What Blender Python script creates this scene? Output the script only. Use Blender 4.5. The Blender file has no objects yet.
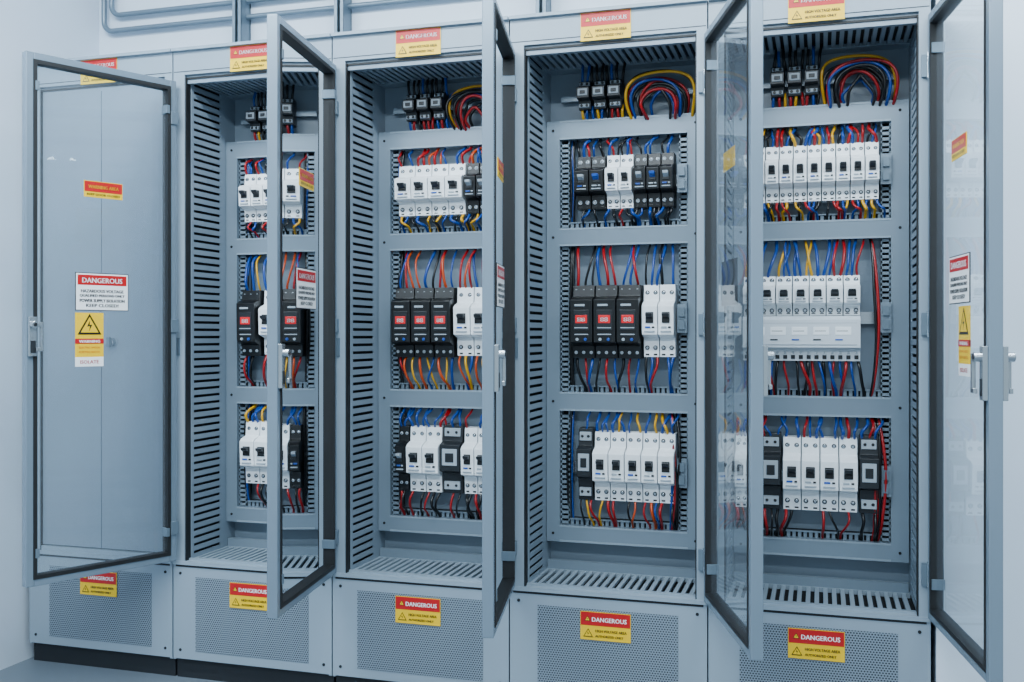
import bpy, math, random
from mathutils import Matrix, Vector
random.seed(7)
R=random.Random(11)
ZC=1.17

def lin(h):
    h=h.lstrip('#'); o=[]
    for i in (0,2,4):
        c=int(h[i:i+2],16)/255
        o.append(c/12.92 if c<=0.04045 else ((c+0.055)/1.055)**2.4)
    return (*o,1)

def mat(name,hexc,rough=0.5,metal=0.0,noise=0.0,emit=0.0,spec=0.5,bump=0.0):
    m=bpy.data.materials.new(name); m.use_nodes=True
    nt=m.node_tree; b=nt.nodes['Principled BSDF']
    c=lin(hexc)
    b.inputs['Base Color'].default_value=c
    b.inputs['Roughness'].default_value=rough
    b.inputs['Metallic'].default_value=metal
    b.inputs['Specular IOR Level'].default_value=spec
    if emit>0:
        b.inputs['Emission Color'].default_value=c
        b.inputs['Emission Strength'].default_value=emit
    if noise>0 or bump>0:
        tc=nt.nodes.new('ShaderNodeTexCoord'); n=nt.nodes.new('ShaderNodeTexNoise')
        n.inputs['Scale'].default_value=3.0; n.inputs['Detail'].default_value=4
        nt.links.new(tc.outputs['Object'],n.inputs['Vector'])
        mx=nt.nodes.new('ShaderNodeMix'); mx.data_type='RGBA'
        mx.inputs[6].default_value=tuple(v*(1-noise) for v in c[:3])+(1,)
        mx.inputs[7].default_value=tuple(min(1,v*(1+noise)) for v in c[:3])+(1,)
        nt.links.new(n.outputs['Fac'],mx.inputs[0]); nt.links.new(mx.outputs[2],b.inputs['Base Color'])
        if bump>0:
            n2=nt.nodes.new('ShaderNodeTexNoise'); n2.inputs['Scale'].default_value=400
            nt.links.new(tc.outputs['Object'],n2.inputs['Vector'])
            bp=nt.nodes.new('ShaderNodeBump'); bp.inputs['Strength'].default_value=bump; bp.inputs['Distance'].default_value=0.001
            nt.links.new(n2.outputs['Fac'],bp.inputs['Height']); nt.links.new(bp.outputs['Normal'],b.inputs['Normal'])
    return m

M={}
M['cab']=mat('powder_coated_steel','#8A9AA7',0.30,0,0.04,bump=0.06)
M['cab2']=mat('inner_panel_steel','#7A8A98',0.34,0,0.04)
M['frame']=mat('mounting_frame_steel','#778794',0.32,0.15,0.05)
M['dark']=mat('slot_dark','#0A0E12',0.8)
M['seam']=mat('seam_dark','#12171C',0.7)
M['rubber']=mat('rubber_gasket','#0B0E11',0.6)
M['plinth']=mat('plinth_steel','#161B20',0.6)
M['doorf']=mat('door_frame_steel','#738492',0.26,0.25,0.03)
M['steel']=mat('bare_steel','#B0B8BE',0.25,0.9)
M['galv']=mat('galvanised_steel','#6A7B88',0.4,0.4,0.08)
M['white']=mat('breaker_white_plastic','#F0F5F8',0.33)
M['whiteg']=mat('terminal_block_plastic','#CBD3DA',0.4)
M['white2']=mat('breaker_grey_plastic','#A0ABB4',0.45)
M['black']=mat('black_plastic','#080B0E',0.35)
M['black2']=mat('dark_grey_plastic','#171C21',0.4)
M['blue']=mat('blue_plastic','#0A4AA6',0.4)
M['red']=mat('red_plastic','#C0101A',0.4)
M['redd']=mat('relay_display_red','#C8101A',0.35,emit=0.3)
M['srd']=mat('sign_red','#B80610',0.35)
M['syl']=mat('sign_yellow','#F2C400',0.35)
M['swh']=mat('sign_white','#F4F6F7',0.35)
M['sbk']=mat('sign_black','#08090B',0.4)
M['wblk']=mat('wire_black','#07090C',0.35)
M['wred']=mat('wire_red','#9A0610',0.35)
M['wblu']=mat('wire_blue','#073E8C',0.35)
M['wyel']=mat('wire_yellow','#D09A00',0.35)
M['wora']=mat('wire_orange','#B8440F',0.35)
M['wall']=mat('painted_wall','#CDDAE7',0.7,0,0.02)
M['floor']=mat('floor_vinyl','#65707A',0.4,0,0.08)
M['ceil']=mat('ceiling_paint','#DDE3EA',0.8)
M['lamp']=mat('lamp_diffuser','#EAF3FF',0.5,emit=6.0)
M['spot']=mat('glare_lamp_lens','#F4F8FF',0.5,emit=60.0)  # emissive face of the added, unseen glare lamp

def perf(name,hexc,pitch):
    m=bpy.data.materials.new(name); m.use_nodes=True; nt=m.node_tree; b=nt.nodes['Principled BSDF']
    b.inputs['Roughness'].default_value=0.45
    tc=nt.nodes.new('ShaderNodeTexCoord')
    sep=nt.nodes.new('ShaderNodeSeparateXYZ'); nt.links.new(tc.outputs['Object'],sep.inputs[0])
    def mth(op,a,bv=None,c=None):
        n=nt.nodes.new('ShaderNodeMath'); n.operation=op
        for i,v in enumerate((a,bv,c)):
            if v is None: continue
            if isinstance(v,(int,float)): n.inputs[i].default_value=v
            else: nt.links.new(v,n.inputs[i])
        return n.outputs[0]
    zr=mth('MULTIPLY',sep.outputs[2],1/(pitch*0.866))
    row=mth('FLOOR',zr)
    off=mth('MULTIPLY',mth('MODULO',row,2.0),0.5)
    xr=mth('ADD',mth('MULTIPLY',sep.outputs[0],1/pitch),off)
    fx=mth('SUBTRACT',mth('FRACT',xr),0.5); fz=mth('SUBTRACT',mth('FRACT',zr),0.5)
    d=mth('SQRT',mth('ADD',mth('MULTIPLY',fx,fx),mth('MULTIPLY',fz,fz)))
    hole=mth('LESS_THAN',d,0.33)
    mx=nt.nodes.new('ShaderNodeMix'); mx.data_type='RGBA'
    nt.links.new(hole,mx.inputs[0]); mx.inputs[6].default_value=lin(hexc); mx.inputs[7].default_value=lin('#1E242A')
    nt.links.new(mx.outputs[2],b.inputs['Base Color'])
    return m
M['perf']=perf('perforated_sheet','#7D8C99',0.0080)

# glass
g=bpy.data.materials.new('door_glass'); g.use_nodes=True; nt=g.node_tree; nt.nodes.clear()
out=nt.nodes.new('ShaderNodeOutputMaterial'); tr=nt.nodes.new('ShaderNodeBsdfTransparent'); tr.inputs[0].default_value=(0.89,0.94,0.955,1)
gl=nt.nodes.new('ShaderNodeBsdfGlossy'); gl.inputs['Roughness'].default_value=0.02; gl.inputs[0].default_value=(0.95,0.98,1,1)
df=nt.nodes.new('ShaderNodeBsdfDiffuse'); df.inputs[0].default_value=lin('#C8D6E4')  # pale haze put into the glass, standing in for bright room reflections
fr=nt.nodes.new('ShaderNodeFresnel'); fr.inputs[0].default_value=1.38
m1=nt.nodes.new('ShaderNodeMixShader'); m2=nt.nodes.new('ShaderNodeMixShader'); m1.inputs[0].default_value=0.09
nt.links.new(tr.outputs[0],m1.inputs[1]); nt.links.new(df.outputs[0],m1.inputs[2])
nt.links.new(fr.outputs[0],m2.inputs[0]); nt.links.new(m1.outputs[0],m2.inputs[1]); nt.links.new(gl.outputs[0],m2.inputs[2])
nt.links.new(m2.outputs[0],out.inputs[0])
M['glass']=g

class MB:
    def __init__(s): s.v=[]; s.f=[]; s.m=[]; s.names=[]
    def mi(s,n):
        if n not in s.names: s.names.append(n)
        return s.names.index(n)
    def add(s,vs,fs,mt):
        b=len(s.v); s.v+=[tuple(p) for p in vs]; k=s.mi(mt)
        for f in fs: s.f.append(tuple(b+i for i in f)); s.m.append(k)
    def box(s,x0,x1,y0,y1,z0,z1,mt):
        s.add([(x0,y0,z0),(x1,y0,z0),(x1,y1,z0),(x0,y1,z0),(x0,y0,z1),(x1,y0,z1),(x1,y1,z1),(x0,y1,z1)],
              [(3,2,1,0),(4,5,6,7),(0,1,5,4),(1,2,6,5),(2,3,7,6),(3,0,4,7)],mt)
    def prism(s,prof,x0,x1,mt):
        n=len(prof); vs=[(x0,y,z) for y,z in prof]+[(x1,y,z) for y,z in prof]
        fs=[tuple(range(n)),tuple(range(2*n-1,n-1,-1))]+[(i,i+n,(i+1)%n+n,(i+1)%n) for i in range(n)]
        s.add(vs,fs,mt)
    def cyl(s,c,axis,r,a0,a1,mt,n=12):
        vs=[]
        for t in (a0,a1):
            for i in range(n):
                a=2*math.pi*i/n; p,q=r*math.cos(a),r*math.sin(a)
                vs.append({'x':(t,c[0]+p,c[1]+q),'y':(c[0]+p,t,c[1]+q),'z':(c[0]+p,c[1]+q,t)}[axis])
        fs=[tuple(range(n)),tuple(range(2*n-1,n-1,-1))]+[(i,(i+1)%n,(i+1)%n+n,i+n) for i in range(n)]
        s.add(vs,fs,mt)
    def cyly(s,cx,cz,r,y0,y1,mt,n=12): s.cyl((cx,cz),'y',r,y0,y1,mt,n)
    def cylz(s,cx,cy,r,z0,z1,mt,n=14): s.cyl((cx,cy),'z',r,z0,z1,mt,n)
    def mesh(s,name):
        me=bpy.data.meshes.new(name); me.from_pydata(s.v,[],s.f)
        for n in s.names: me.materials.append(M[n])
        me.polygons.foreach_set('material_index',s.m); me.update()
        import bmesh
        bm=bmesh.new(); bm.from_mesh(me); bmesh.ops.recalc_face_normals(bm,faces=bm.faces); bm.to_mesh(me); bm.free()
        return me
    def obj(s,name,loc=(0,0,0),parent=None,bevel=0):
        o=bpy.data.objects.new(name,s.mesh(name)); bpy.context.scene.collection.objects.link(o); o.location=loc
        if parent: o.parent=parent
        if bevel:
            b=o.modifiers.new('bevel','BEVEL'); b.width=bevel; b.segments=2; b.limit_method='ANGLE'
        return o

_tc={}
def textdata(s):
    if s in _tc: return _tc[s]
    cu=bpy.data.curves.new('t','FONT'); cu.body=s; cu.size=1; cu.resolution_u=2
    o=bpy.data.objects.new('t',cu); bpy.context.scene.collection.objects.link(o)
    dg=bpy.context.evaluated_depsgraph_get(); me=bpy.data.meshes.new_from_object(o.evaluated_get(dg))
    vs=[v.co.copy() for v in me.vertices]; fs=[tuple(p.vertices) for p in me.polygons]
    bpy.data.objects.remove(o); bpy.data.meshes.remove(me); bpy.data.curves.remove(cu)
    _tc[s]=(vs,fs); return _tc[s]
def text(mb,s,x0,x1,z0,z1,y,mt,bold=0):
    vs,fs=textdata(s)
    ax=min(v.x for v in vs); bx=max(v.x for v in vs); az=min(v.y for v in vs); bz=max(v.y for v in vs)
    for dx in ((0,) if not bold else (-bold,0,bold)):
        mb.add([(x0+dx+(v.x-ax)/(bx-ax)*(x1-x0),y-abs(dx)*0.01,z0+(v.y-az)/(bz-az)*(z1-z0)) for v in vs],fs,mt)
def tri(mb,cx,cz,r,y,mt):
    mb.add([(cx-r,y,cz-r*0.75),(cx+r,y,cz-r*0.75),(cx,y,cz+r*0.95)],[(0,1,2)],mt)
def warn_tri(mb,cx,cz,r,y):
    tri(mb,cx,cz,r,y,'sbk'); tri(mb,cx,cz-0.02*r,r*0.74,y-0.0004,'syl')
    mb.add([(cx+.02*r,y-.0008,cz+.42*r),(cx-.22*r,y-.0008,cz-.1*r),(cx+.02*r,y-.0008,cz-.06*r),(cx-.06*r,y-.0008,cz-.5*r),(cx+.22*r,y-.0008,cz+.06*r),(cx,y-.0008,cz+.04*r)],[(0,1,2,5),(2,3,4,5)],'sbk')

def sign_A():
    mb=MB(); w,h=.152,.084
    mb.box(-w/2,w/2,-.0012,0,-h/2,h/2,'syl')
    mb.box(-w/2+.0015,w/2-.0015,-.0018,-.001,.001,h/2-.0015,'srd')
    warn_tri(mb,-w/2+.022,h/4,.009,-.0024)
    text(mb,'DANGEROUS',-w/2+.036,w/2-.012,.013,.026,-.0024,'swh',.0004)
    warn_tri(mb,-w/2+.024,-h/4-.001,.015,-.0024)
    text(mb,'HIGH VOLTAGE AREA',-w/2+.046,w/2-.012,-.018,-.010,-.0024,'sbk',.0004)
    text(mb,'AUTHORIZED ONLY',-w/2+.046,w/2-.022,-.033,-.026,-.0024,'sbk',.0004)
    return mb.mesh('warning_label')
def sign_B():
    mb=MB(); w,h=.176,.120
    mb.box(-w/2,w/2,-.0012,0,-h/2,h/2,'sbk')
    mb.box(-w/2+.0025,w/2-.0025,-.0018,-.001,-h/2+.0025,h/2-.0025,'swh')
    mb.box(-w/2+.007,w/2-.007,-.0023,-.001,.021,h/2-.007,'srd')
    text(mb,'DANGEROUS',-w/2+.022,w/2-.022,.028,.044,-.003,'swh',.0006)
    for i,(t,a) in enumerate((('HAZARDOUS VOLTAGE',.018),('QUALIFIED PERSONS ONLY',.014),('POWER SUPPLY ISOLATION',.014),('KEEP CLOSED!',.035))):
        z=.004-i*.0152
        text(mb,t,-w/2+a,w/2-a,z-.007,z+.003,-.0026,'sbk',.0007)
    return mb.mesh('danger_sign')
def sign_C():
    mb=MB(); w=.092
    mb.box(-w/2,w/2,-.0012,0,-.07,.07,'syl')
    warn_tri(mb,0,.030,.039,-.0018)
    mb.box(-w/2,w/2,-.0018,0,-.028,-.012,'srd')
    text(mb,'WARNING',-.034,.034,-.025,-.016,-.0024,'swh',.0004)
    for i in range(2): text(mb,'ELECTRIC SHOCK',-.034,.034,-.043-.014*i,-.037-.014*i,-.0024,'srd')
    mb.box(-w/2,w/2,-.0012,0,-.1,-.07,'swh')
    text(mb,'ISOLATE',-.03,.03,-.091,-.08,-.0018,'srd',.0004)
    return mb.mesh('high_voltage_label')
def sign_D():
    mb=MB(); w,h=.128,.052
    mb.box(-w/2,w/2,-.0012,0,-h/2,h/2,'syl')
    mb.box(-w/2+.002,w/2-.002,-.0018,-.001,-.008,h/2-.002,'srd')
    text(mb,'WARNING AREA',-w/2+.014,w/2-.014,.002,.013,-.0024,'syl',.0003)
    text(mb,'KEEP DOOR CLOSED',-w/2+.01,w/2-.01,-.020,-.013,-.0022,'sbk',.0004)
    return mb.mesh('warning_sticker')
SG={'warning_label':sign_A(),'danger_sign':sign_B(),'high_voltage_label':sign_C(),'warning_sticker':sign_D()}
def sign(kind,mtx):
    o=bpy.data.objects.new(kind,SG[kind]); bpy.context.scene.collection.objects.link(o); o.matrix_world=mtx; return o

# ---------------- room ----------------
def room():
    XL=-2.735
    for nm,b,mt in (('floor',(XL-.1,3.2,-4.6,.5,-.1,0),'floor'),
                 ('wall_back',(XL-.1,3.2,.40,.5,0,3.0),'wall'),
                 ('wall_left',(XL-.1,XL,-4.6,.40,0,3.0),'wall'),
                 ('wall_right',(.302,3.2,.0,.40,0,3.0),'wall'),
                 ('ceiling',(XL-.1,3.2,-4.6,.5,3.0,3.1),'ceil')):
        mb=MB(); mb.box(*b,mt); mb.obj(nm)
room()

# ---------------- cabinets ----------------
W=.6; Z0=.402; Z1=2.045; ZT=2.143
BARS=[(.636,.697),(.289,.347),(-.247,-.186),(-.674,-.620)]
def cabinet(i,closed=False):
    L=-2.71+.6*i
    mb=MB(); a,b=.002,.598
    mb.box(.004,.596,.02,.375,0,.066,'plinth')
    mb.box(a,.012,.001,.38,.066,ZT-.003,'cab'); mb.box(.588,b,.001,.38,.066,ZT-.003,'cab')
    mb.box(.012,.588,.36,.38,.066,ZT-.003,'cab2')
    mb.box(a,b,.0,.38,ZT-.02,ZT,'cab')
    mb.box(a,b,.0,.03,Z1+.008,ZT-.02,'cab')
    mb.box(a,b,-.014,.0,ZT-.010,ZT,'cab')
    mb.box(a+.003,b-.003,-.0006,.0,Z1+.018,Z1+.0205,'seam')
    mb.box(.012,.588,.012,.03,Z1-.02,Z1+.008,'cab2')
    mb.box(a,b,.0,.03,.07,Z0-.012,'cab')
    mb.box(a,b,-.006,.03,Z0-.012,Z0,'cab')
    mb.box(.012,.588,.03,.36,.07,.09,'cab2')
    mb.box(.09,.515,-.0015,.001,.10,.350,'perf')
    mb.box(.012,.588,-.001,.0,Z0-.020,Z0-.013,'seam')
    for sx in (.03,.57):
        for sz in (.10,.36): mb.cyly(sx,sz,.005,-.002,.0,'seam',8)
    mb.box(a,.046,.0,.03,Z0,Z1+.008,'cab'); mb.box(.568,b,.0,.03,Z0,Z1+.008,'cab')
    mb.box(.046,.05,.004,.03,Z0,Z1,'rubber'); mb.box(.564,.568,.004,.03,Z0,Z1,'rubber')
    mb.box(.05,.564,.008,.03,Z1-.006,Z1,'rubber')
    for z in (.52,1.2,1.9):
        mb.box(.574,.592,-.012,.0,z-.03,z+.03,'galv'); mb.cylz(.593,-.012,.006,z-.035,z+.035,'steel',10)
    mb.box(.012,.028,-.005,.0,1.1,1.16,'galv')
    if closed:
        mb.box(.05,.298,.012,.03,Z0+.02,Z1-.02,'cab2'); mb.box(.301,.564,.012,.03,Z0+.02,Z1-.02,'cab2')
        mb.box(.29,.31,.03,.034,Z0+.02,Z1-.02,'seam')
        mb.box(.05,.564,.02,.034,Z0,Z1,'dark')
        mb.cyly(.345,1.145,.015,-.004,.012,'steel',16); mb.box(.339,.351,-.012,-.004,1.128,1.162,'galv')
        mb.box(.05,.564,.004,.02,Z0,Z0+.016,'cab')
    else:
        for xs,xd in ((.048,.03),(.566,.584)):
            x0,x1=min(xs,xs+.004),max(xs,xs+.004)
            mb.box(min(xd,xd+.002),max(xd,xd+.002),.03,.345,Z0,Z1,'dark')
            mb.box(x0,x1,.03,.045,Z0,Z1,'cab2'); mb.box(x0,x1,.205,.345,Z0,Z1,'cab2')
            z=Z0
            while z<Z1-.01:
                mb.box(x0,x1,.045,.205,z,min(z+.016,Z1),'cab2'); z+=.0255
        mb.box(.03,.585,.30,.345,Z0,Z1,'cab2')
        mb.box(.03,.585,.03,.345,Z0-.03,Z0-.014,'dark')
        mb.box(.05,.566,.03,.055,Z0-.012,Z0+.002,'cab'); mb.box(.05,.566,.245,.345,Z0-.012,Z0+.002,'cab')
        x=.05
        while x<.56:
            mb.box(x,min(x+.0125,.566),.055,.245,Z0-.006,Z0+.002,'cab'); x+=.0245
        mb.box(.05,.566,.02,.03,Z0,Z0+.006,'cab')
        mb.box(.03,.585,.03,.345,Z1+.002,Z1+.01,'dark')
        mb.box(.05,.566,.03,.06,Z1-.012,Z1,'cab2'); mb.box(.05,.566,.24,.345,Z1-.012,Z1,'cab2')
        x=.05
        while x<.56:
            mb.box(x,min(x+.012,.566),.06,.24,Z1-.010,Z1,'cab2'); x+=.0225
        zt=ZC+BARS[0][1]; zb=ZC+BARS[3][0]
        for x0,x1 in ((.054,.098),(.512,.562)):
            mb.box(x0,x1,.24,.262,zb,zt,'frame')
            for z0,z1 in BARS: mb.cyly((x0+x1)/2,ZC+(z0+z1)/2,.0045,.238,.241,'dark',8)
        for z0,z1 in BARS:
            mb.box(.098,.512,.24,.262,ZC+z0,ZC+z1,'frame')
            mb.box(.098,.512,.2385,.24,ZC+z0,ZC+z0+.006,'cab'); mb.box(.098,.512,.2385,.24,ZC+z1-.006,ZC+z1,'cab')
            mb.box(.098,.512,.262,.30,ZC+z1-.004,ZC+z1,'frame')
            mb.box(.098,.512,.262,.30,ZC+z0,ZC+z0+.004,'frame')
        for k in range(3):
            lo=ZC+BARS[k+1][1]; hi=ZC+BARS[k][0]
            for x0,x1 in ((.098,.128),(.484,.512)):
                mb.box(x0,x1,.285,.29,lo,hi,'dark')
                mb.box(x0,x0+.004,.255,.285,lo,hi,'frame'); mb.box(x1-.004,x1,.255,.285,lo,hi,'frame')
                z=lo+.003
                while z<hi-.01:
                    mb.box(x0,x1,.255,.262,z,z+.009,'frame'); z+=.0165
            mb.box(.128,.484,.27,.30,lo,lo+.020,'dark')
            x=.13
            while x<.48:
                mb.box(x,x+.010,.262,.27,lo,lo+.020,'frame'); x+=.0165
            mb.box(.128,.484,.258,.27,lo+.017,lo+.021,'frame')
            zc=(lo+hi)/2; mb.box(.128,.484,.276,.284,zc-.018,zc+.018,'steel'); mb.box(.128,.484,.284,.30,zc-.01,zc+.01,'steel')
            mb.box(.482,.512,.222,.24,zc-.045,zc+.045,'frame'); mb.box(.488,.506,.213,.222,zc-.034,zc-.006,'galv'); mb.box(.488,.506,.213,.222,zc+.006,zc+.034,'galv')
        mb.box(.096,.53,.27,.285,ZC+.765,ZC+.785,'frame')
        mb.box(.054,.562,.25,.27,Z0+.002,Z0+.03,'frame')
    o=mb.obj('electrical_cabinet',(L,0,0),bevel=0)
    return o,L

# doors
def door(parent,ang,inner=False,hv=True,w=.532,z0=ZC-.768,z1=ZC+.868,hx=.588):
    mb=MB(); t=.024
    y0,y1=-.032,-.002
    mb.box(-w,-w+t,y0,y1,z0,z1,'doorf'); mb.box(-t,0,y0,y1,z0,z1,'doorf')
    mb.box(-w+t,-t,y0,y1,z0,z0+t,'doorf'); mb.box(-w+t,-t,y0,y1,z1-t,z1,'doorf')
    f=mb.obj('door_frame',(hx,-.012,0),parent,bevel=.002)
    f.rotation_euler=(0,0,math.radians(ang))
    mb=MB(); k=.009; ya,yb=-.0345,-.0003
    mb.box(-w+t-.003,-w+t+k,ya,yb,z0+t-.003,z1-t+.003,'rubber'); mb.box(-t-k,-t+.003,ya,yb,z0+t-.003,z1-t+.003,'rubber')
    mb.box(-w+t+k,-t-k,ya,yb,z0+t-.003,z0+t+k,'rubber'); mb.box(-w+t+k,-t-k,ya,yb,z1-t-k,z1-t+.003,'rubber')
    mb.obj('door_gasket',(0,0,0),f)
    mb=MB(); mb.add([(-w+t,-.016,z0+t),(-t,-.016,z0+t),(-t,-.016,z1-t),(-w+t,-.016,z1-t)],[(0,1,2,3)],'glass'); mb.obj('door_glass_pane',(0,0,0),f)
    mb=MB()
    for zz in (z0+.10,z1-.10):
        for xx in (-w+t+.003,-t-.015): mb.box(xx,xx+.012,-.037,-.003,zz-.014,zz+.014,'galv')
    for zz in (.52,1.2,1.9): mb.box(-.022,.004,-.038,-.001,zz-.022,zz+.022,'galv')
    mb.obj('door_clips',(0,0,0),f,bevel=.001)
    hz=ZC-.005 if hx>.59 else ZC-.085
    mb=MB(); cx=-w+.014
    sides=((-1,-.032),(1,-.002)) if inner else ((-1,-.032),)
    for sgn,yb in sides:
        def yy(p,q): return sorted((yb+sgn*p,yb+sgn*q))
        mb.box(cx-.010,cx+.014,*yy(0,.012),hz-.06,hz+.06,'steel')
        mb.box(cx-.006,cx+.010,*yy(.011,.0135),hz-.05,hz-.012,'black2')
        mb.cyly(cx+.002,hz+.036,.011,*yy(.010,.028),'steel',14)
        mb.cyly(cx+.002,hz+.036,.006,*yy(.027,.030),'black2',10)
        mb.box(cx-.006,cx+.028,*yy(.018,.027),hz+.028,hz+.044,'steel'); mb.box(cx+.018,cx+.028,*yy(.018,.027),hz-.035,hz+.03,'steel')
        mb.box(cx+.006,cx+.028,*yy(.018,.027),hz-.045,hz-.033,'steel')
    mb.obj('door_handle',(0,0,0),f,bevel=.002)
    bpy.context.view_layer.update()
    mw=parent.matrix_world @ Matrix.Translation((hx,-.012,0)) @ Matrix.Rotation(math.radians(ang),4,'Z')
    def put(kind,u,z):
        sign(kind, mw@Matrix.Translation((-u,-.0162,z)))
        if inner: sign(kind, mw@Matrix.Translation((-u,-.0158,z))@Matrix.Rotation(math.pi,4,'Z'))
    put('warning_sticker',.248,ZC+.463)
    put('danger_sign',.252,ZC+.137)
    if hv: put('high_voltage_label',.294,ZC+.000)
    return f

angs=[65.5,99.5,101,108,98]
cabs=[]
for i in range(5):
    o,L=cabinet(i,closed=(i==0)); cabs.append((o,L))
    bpy.context.view_layer.update()
    if i==0: door(o,angs[i],w=.497,z0=ZC-.762,z1=ZC+.856,hx=.603)
    else: door(o,angs[i],inner=(i==4),hv=(i==4))
    sign('warning_label',Matrix.Translation((L+.3,-.0015,ZC+.921)))
    sign('warning_label',Matrix.Translation((L+.3,-.004,ZC-.868)))

# ---------------- devices ----------------
def mcb(mb,x0,x1,z0,z1,body='white',lever='black2',ns=2,accent='blue'):
    h=z1-z0; g=.0015; w=x1-x0
    prof=[(.275,z0),(.222,z0),(.218,z0+.26*h),(.182,z0+.31*h),(.178,z0+.70*h),(.190,z0+.74*h),(.218,z0+.78*h),(.222,z1),(.275,z1)]
    mb.prism(prof,x0+g,x1-g,body)
    lo='black' if body!='black' else 'black2'
    mb.box(x0+.26*w,x1-.26*w,.1765,.18,z0+.47*h,z0+.62*h,lo)
    zc=z0+.56*h
    mb.prism([(.178,zc-.008),(.160,zc+.002),(.158,zc+.010),(.178,zc+.010)],x0+.30*w,x1-.30*w,lever)
    mb.box(x0+.18*w,x1-.18*w,.1775,.183,z0+.345*h,z0+.365*h,'white2')
    mb.box(x0+.22*w,x1-.45*w,.1778,.183,z0+.40*h,z0+.425*h,accent)
    mb.box(x1-.36*w,x1-.2*w,.1778,.183,z0+.40*h,z0+.425*h,lo if body=='white' else 'white2')
    mb.box(x0+.2*w,x1-.5*w,.1785,.183,z0+.66*h,z0+.675*h,'white2')
    for k in range(ns):
        cx=x0+w*(k+.5)/ns; r=min(.0075,w/ns*.30)
        mb.cyly(cx,z1-.11*h,r,.2195,.224,'black2' if body!='black' else 'white2',10)
        mb.cyly(cx,z0+.13*h,r,.2175,.224,'black2' if body!='black' else 'white2',10)
        mb.cyly(cx,z1-.11*h,r*.65,.2185,.224,'steel',8)
        mb.cyly(cx,z0+.13*h,r*.65,.2165,.224,'steel',8)
        mb.box(cx-r*.8,cx+r*.8,.2205,.224,z0+.005,z0+.03*h+.004,'black')
def relay(mb,x0,x1,z0,z1):
    h=z1-z0; w=x1-x0; g=.002
    prof=[(.275,z0),(.205,z0),(.200,z0+.17*h),(.168,z0+.22*h),(.165,z0+.80*h),(.200,z0+.85*h),(.205,z1),(.275,z1)]
    mb.prism(prof,x0+g,x1-g,'black')
    mb.box(x0+.16*w,x1-.16*w,.1640,.168,z0+.38*h,z0+.66*h,'black2')
    mb.box(x0+.24*w,x1-.24*w,.1632,.168,z0+.48*h,z0+.59*h,'redd')
    text(mb,'88',x0+.34*w,x1-.34*w,z0+.50*h,z0+.56*h,.1628,'swh',.0005)
    mb.box(x0+.2*w,x1-.35*w,.1645,.17,z0+.71*h,z0+.74*h,'white2')
    mb.box(x0+.2*w,x1-.2*w,.1635,.17,z0+.41*h,z0+.425*h,'white2')
    mb.box(x0+.2*w,x1-.2*w,.1650,.17,z0+.32*h,z0+.335*h,'white2')
    mb.cyly(x0+.32*w,z0+.26*h,.005,.162,.168,'white2',10); mb.cyly(x1-.32*w,z0+.26*h,.005,.162,.168,'blue',10)
    for k in range(3):
        cx=x0+w*(k+.5)/3
        mb.cyly(cx,z1-.07*h,.0055,.203,.21,'white2',8); mb.cyly(cx,z0+.08*h,.0055,.199,.21,'white2',8)
def block(mb,x0,x1,z0,z1):
    h=z1-z0; g=.001
    mb.prism([(.275,z0),(.205,z0),(.203,z0+.24*h),(.178,z0+.30*h),(.176,z1-.08*h),(.19,z1),(.275,z1)],x0+g,x1-g,'whiteg')
    n=int((x1-x0)/.022); w=(x1-x0)/n
    for k in range(n):
        cx=x0+(k+.5)*w
        mb.box(cx-.006,cx+.006,.202,.207,z0+.04*h,z0+.13*h,'black2'); mb.cyly(cx,z0+.18*h,.004,.202,.206,'steel',8)
    mb.box(x0+.01,x1-.01,.1755,.18,z0+.36*h,z0+.375*h,'white2')
    mb.box(x0+.01,x1-.01,.1755,.18,z0+.84*h,z0+.85*h,'white2')
    for k in range(5):
        xa=x0+.02+k*.062; mb.box(xa,xa+.045,.1757,.18,z0+.58*h,z0+.76*h,'white')
        mb.box(xa+.004,xa+.036,.1752,.18,z0+.66*h,z0+.675*h,'black2'); mb.box(xa,xa+.022,.1755,.18,z0+.46*h,z0+.49*h,'black2' if k%2 else 'blue')
def cont(mb,x0,x1,z0,z1):
    h=z1-z0; w=x1-x0; g=.0015
    mb.prism([(.275,z0),(.22,z0),(.215,z0+.3*h),(.185,z0+.34*h),(.185,z0+.72*h),(.215,z0+.76*h),(.22,z1),(.275,z1)],x0+g,x1-g,'black2')
    mb.box(x0+.14*w,x1-.14*w,.182,.187,z0+.42*h,z0+.66*h,'white2')
    mb.box(x0+.3*w,x1-.3*w,.180,.187,z0+.47*h,z0+.60*h,'black2')
    mb.box(x0+.12*w,x1-.12*w,.212,.222,z0+.83*h,z0+.95*h,'white2'); mb.box(x0+.12*w,x1-.12*w,.210,.222,z0+.06*h,z0+.18*h,'white2')
    for k in (0.3,0.7):
        mb.cyly(x0+w*k,z0+.89*h,.005,.210,.215,'black',8); mb.cyly(x0+w*k,z0+.12*h,.005,.208,.215,'black',8)

WC=['wred','wblu','wyel','wblk','wora']
def wire_obj(name,L,wires):
    cu=bpy.data.curves.new(name,'CURVE'); cu.dimensions='3D'; cu.bevel_depth=1.0; cu.bevel_resolution=2; cu.resolution_u=6
    for c in WC: cu.materials.append(M[c])
    for pts,c,r in wires:
        sp=cu.splines.new('NURBS'); sp.points.add(len(pts)-1)
        for p,q in zip(sp.points,pts): p.co=(*q,1); p.radius=r
        sp.order_u=min(4,len(pts)); sp.use_endpoint_u=True; sp.material_index=WC.index(c)
    o=bpy.data.objects.new(name,cu); bpy.context.scene.collection.objects.link(o); o.location=(L,0,0)
    return o

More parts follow.
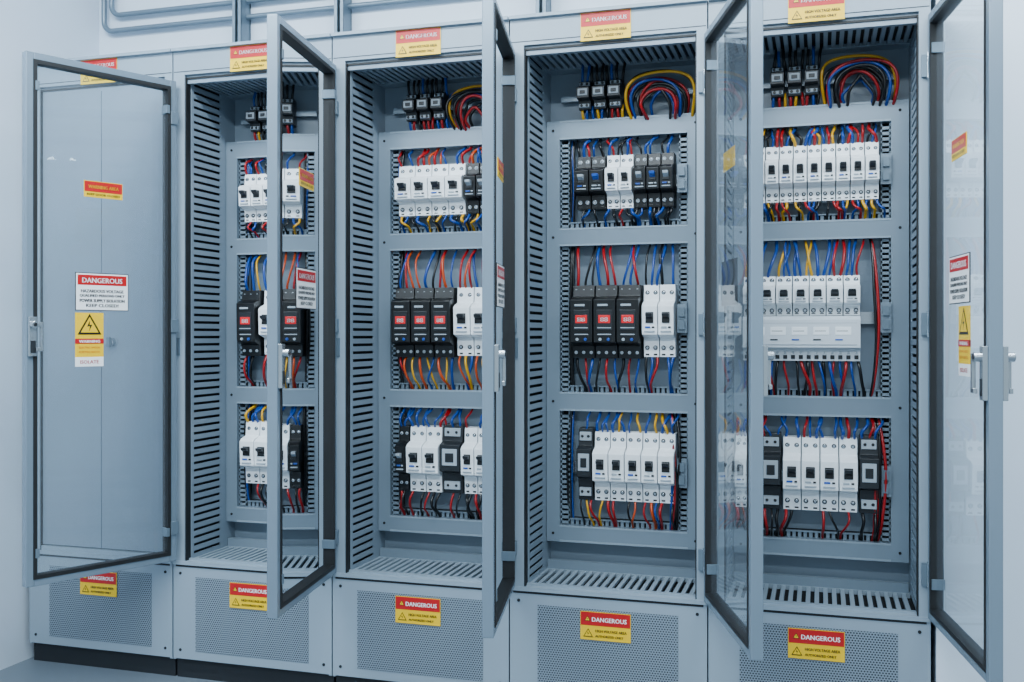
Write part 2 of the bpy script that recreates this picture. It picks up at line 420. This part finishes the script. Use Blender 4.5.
R1=(.403,.573); R2=(-.07,.158); R3=(-.530,-.310)
CFG={
 1:[(R1,[('mcb',.14,.434,6,'white'),('mcb',.436,.472,1,'black')],('wred','wblu','wblk'),('wblk','wred','wblu')),
    (R2,[('relay',.14,.215,1,''),('mcb',.22,.40,3,'white'),('mcb',.403,.470,1,'black')],('wblu','wyel','wblu'),('wred','wblk','wblu')),
    (R3,[('mcb',.145,.435,5,'white'),('mcb',.437,.470,1,'black')],('wyel','wblu','wblu'),('wblk','wblk','wblu'))],
 2:[(R1,[('mcb',.138,.380,4,'white'),('mcb',.384,.472,2,'black')],('wred','wora','wblu','wred'),('wblu','wblk','wyel')),
    (R2,[('relay',.132,.345,3,''),('mcb',.349,.470,2,'white')],('wred','wora','wblu'),('wblu','wred','wora','wyel')),
    (R3,[('mcb',.14,.178,1,'black'),('mcb',.180,.297,2,'white'),('cont',.299,.372,1,''),('mcb',.375,.470,2,'white')],('wblu','wblu','wred','wblu'),('wblk','wblk','wred'))],
 3:[(R1,[('mcb',.160,.255,2,'black'),('mcb',.258,.345,2,'white'),('mcb',.348,.474,3,'black')],('wblu','wred','wblk'),('wblk','wblk','wblu')),
    (R2,[('relay',.150,.372,3,''),('mcb',.376,.478,2,'white')],('wblu','wblu','wred','wblk'),('wblk','wred','wblu')),
    (R3,[('cont',.165,.215,1,''),('mcb',.218,.478,5,'white')],('wblu','wblu','wblu','wyel'),('wred','wora','wblk','wyel'))],
 4:[(R1,[('mcb',.11,.478,9,'white')],('wblu','wred','wyel','wblk'),('wyel','wblk','wred','wblu')),
    (R2,[('block2',.085,.425,7,'')],('wred','wyel','wblu','wblu'),('wblk','wred','wblu')),
    (R3,[('mcb',.06,.135,2,'white'),('cont',.138,.198,1,''),('mcb',.202,.418,4,'white'),('cont',.421,.477,1,'')],('wblu','wblu','wblu','wred'),('wblk','wred','wblk'))],
}
for i in range(1,5):
    L=cabs[i][1]; wires=[]
    for r,((z0,z1),items,cu_,cl_) in enumerate(CFG[i]):
        lo=ZC+BARS[r+1][1]; hi=ZC+BARS[r][0]; z0+=ZC; z1+=ZC
        for it in items:
            ty,x0,x1,n,body=it; mb=MB(); w=(x1-x0)/n; nm='circuit_breaker_bank'
            for k in range(n):
                a,b=x0+k*w,x0+(k+1)*w
                if ty=='mcb': mcb(mb,a,b,z0,z1,body,'black2' if body=='white' else ('blue' if i==3 and k==1 else 'white2'),accent=('blue','white2')[k%2])
                elif ty=='relay': relay(mb,a,b,z0-.005,z1); nm='motor_protection_relay_bank'
                elif ty=='cont': cont(mb,a,b,z0,z1+.01); nm='contactor'
                elif ty=='block2': mcb(mb,a,b,z0+.128,z1+.02,'white',accent='white2')
                for side in (0,1):
                    m=3 if w>.035 else 2
                    off=R.randrange(4)
                    for q in range(m):
                        cs=cu_ if side==0 else cl_
                        cx=a+w*(q+.5)/m; c=cs[(off+q)%len(cs)]
                        if R.random()<.10: c=R.choice(('wred','wblu','wblk'))
                        if R.random()<(.08 if side==0 else .18): continue
                        rr=R.choice((.0034,.004,.0048))
                        j=lambda s=.009:R.uniform(-s,s)
                        if side==0:
                            e=z1+(.02 if ty=='block2' else 0); dx=j(.024)
                            wires.append(([(cx+dx,.278,hi+.02),(cx+dx,.266,hi-.01),(cx+dx+j(),.222+j(.016),hi-.02+j()),(cx+j(),.208+j(.016),e+.022),(cx,.222,e+.004),(cx,.235,e-.012)],c,rr))
                        else:
                            dx=j(.026)
                            wires.append(([(cx,.235,z0+.01),(cx,.225,z0-.006),(cx+j(),.208+j(.016),z0-.02),(cx+dx+j(),.222+j(.016),lo+.025),(cx+dx,.252,lo+.02),(cx+dx,.278,lo-.02)],c,rr))
            if ty=='block2':
                block(mb,x0,x1,z0-.008,z0+.126)
            mb.obj(nm,(L,0,0),bevel=.0012)
        for q in range(3):
            x=.128+R.uniform(-.004,.012) ; c=R.choice(('wblk','wblk','wblk','wblu'))
            wires.append(([(x,.28,hi+.01),(x,.258,hi-.02),(x+R.uniform(-.01,.01),.255,(hi+lo)/2+.05),(x+R.uniform(-.01,.01),.255,(hi+lo)/2-.05),(x,.258,lo+.02),(x,.28,lo-.01)],c,.0042))
        if r==2 or (i==4 and r==1):
            for q in range(6 if r==2 else 2):
                x=.482+R.uniform(-.01,.012) ; c=R.choice(('wblk','wred','wblk','wblk','wblu'))
                wires.append(([(x-.02,.28,hi+.01),(x-.01,.235,hi-.02),(x+R.uniform(-.015,.01),.215,(hi+lo)/2+.05),(x+R.uniform(-.015,.01),.215,(hi+lo)/2-.05),(x-.01,.235,lo+.02),(x-.02,.28,lo-.01)],c,.0046))
    mb=MB()
    for k in range(3):
        x=.165+k*.05; cont(mb,x,x+.043,ZC+.725,ZC+.815)
    mb.obj('terminal_block_bank',(L,0,0),bevel=.0012)
    for k in range(9):
        x=.175+k*.0165; c=R.choice(('wred','wblk','wblu','wyel'))
        wires.append(([(x,.24,ZC+.81),(x,.222,ZC+.825),(x+R.uniform(-.01,.01),.225,ZC+.85),(x+R.uniform(-.01,.01),.24,ZC+.885)],R.choice(('wblk','wblk','wblu')),.0045))
        wires.append(([(x,.24,ZC+.735),(x,.222,ZC+.715),(x+R.uniform(-.01,.01),.235,ZC+.695),(x+R.uniform(-.01,.01),.285,ZC+.67)],c,.0045))
    for k in range(11):
        c=['wblk','wred','wblu','wblk','wyel','wred','wblk','wblu','wblk','wred','wblk'][(k+i)%11]
        j=lambda s:R.uniform(-s,s)
        x0=.322+k*.007+j(.010); x1=.53-k*.007+j(.012); zt=ZC+.80-k*.006+j(.012); y=.215+j(.028)
        wires.append(([(x0+.01+j(.015),.275,ZC+.67),(x0,y+.01,ZC+.705),(x0-.012+j(.015),y,zt-.02),(x0+.03+j(.02),y+j(.015),zt+.028),(x1-.03+j(.02),y+j(.015),zt+.028),(x1+.012+j(.012),y,zt-.03),(x1,y+.01,ZC+.70),(x1-.01,.275,ZC+.67)],c,.0048))
    wire_obj('wiring_harness',L,wires)

# ---------------- conduit & struts ----------------
def tube(name,pts,r,mt):
    cu=bpy.data.curves.new(name,'CURVE'); cu.dimensions='3D'; cu.bevel_depth=r; cu.bevel_resolution=4; cu.materials.append(M[mt])
    sp=cu.splines.new('POLY'); sp.points.add(len(pts)-1)
    for p,q in zip(sp.points,pts): p.co=(*q,1)
    sp.use_smooth=True
    o=bpy.data.objects.new(name,cu); bpy.context.scene.collection.objects.link(o); return o
for k,(xe,z) in enumerate(((-2.69,ZC+1.19),(-2.655,ZC+1.25))):
    rr=.04; pts=[(xe,.372,2.98)]
    for t in range(9):
        a=math.pi+ t/8*math.pi/2
        pts.append((xe+rr+rr*math.cos(a),.372,z+rr+rr*math.sin(a)))
    pts.append((.28,.372,z)); tube('conduit_pipe',pts,.010,'galv')
for x in (-2.07,-1.652,-.9,-.2):
    mb=MB(); mb.box(x-.018,x-.013,.33,.395,2.15,2.99,'galv'); mb.box(x+.013,x+.018,.33,.395,2.15,2.99,'galv'); mb.box(x-.018,x+.018,.390,.398,2.15,2.99,'galv')
    mb.box(x-.018,x-.006,.328,.334,2.15,2.99,'galv'); mb.box(x+.006,x+.018,.328,.334,2.15,2.99,'galv')
    mb.obj('strut_channel')
# twin-head lamp added out of view for glare spots on the first door's glass
mb=MB(); X,Y,Z=2.2,-.36,2.42
mb.cylz(X+.04,Y,.01,Z+.05,3.0,'steel'); mb.box(X+.01,X+.09,Y-.09,Y+.09,Z+.02,Z+.09,'white')
for s in (-1,1):
    mb.cyl((Y+s*.07,Z-.02),'x',.036,X,X+.06,'black2',18); mb.cyl((Y+s*.07,Z-.02),'x',.032,X-.003,X+.001,'spot',18)
mb.obj('added_glare_lamp')

# ---------------- lights ----------------
def area(loc,rot,sx,sy,e,col=(.82,.93,1)):
    l=bpy.data.lights.new('tube_light','AREA'); l.shape='RECTANGLE'; l.size=sx; l.size_y=sy; l.energy=e; l.color=col
    o=bpy.data.objects.new('tube_light',l); bpy.context.scene.collection.objects.link(o); o.location=loc; o.rotation_euler=rot
for x in (-2.0,-.6,.9):
    for y in (-1.15,-2.9):
        mb=MB(); mb.box(-.62,.62,-.16,.16,2.94,3.0,'ceil'); mb.box(-.6,.6,-.14,.14,2.935,2.94,'lamp'); mb.obj('ceiling_light_panel',(x,y,0))
        area((x,y,2.92),(math.radians(16),0,0),1.2,.28,62)
w=bpy.data.worlds.new('World'); bpy.context.scene.world=w; w.use_nodes=True
w.node_tree.nodes['Background'].inputs[0].default_value=(.68,.86,1,1); w.node_tree.nodes['Background'].inputs[1].default_value=.88

cam=bpy.data.cameras.new('camera'); co=bpy.data.objects.new('camera',cam); bpy.context.scene.collection.objects.link(co)
co.location=(0,-2.96,ZC); co.rotation_euler=(math.radians(90),0,math.radians(16.94)); cam.sensor_width=36; cam.lens=35.54; cam.shift_y=-.006
cam.clip_start=.05
bpy.context.scene.camera=co
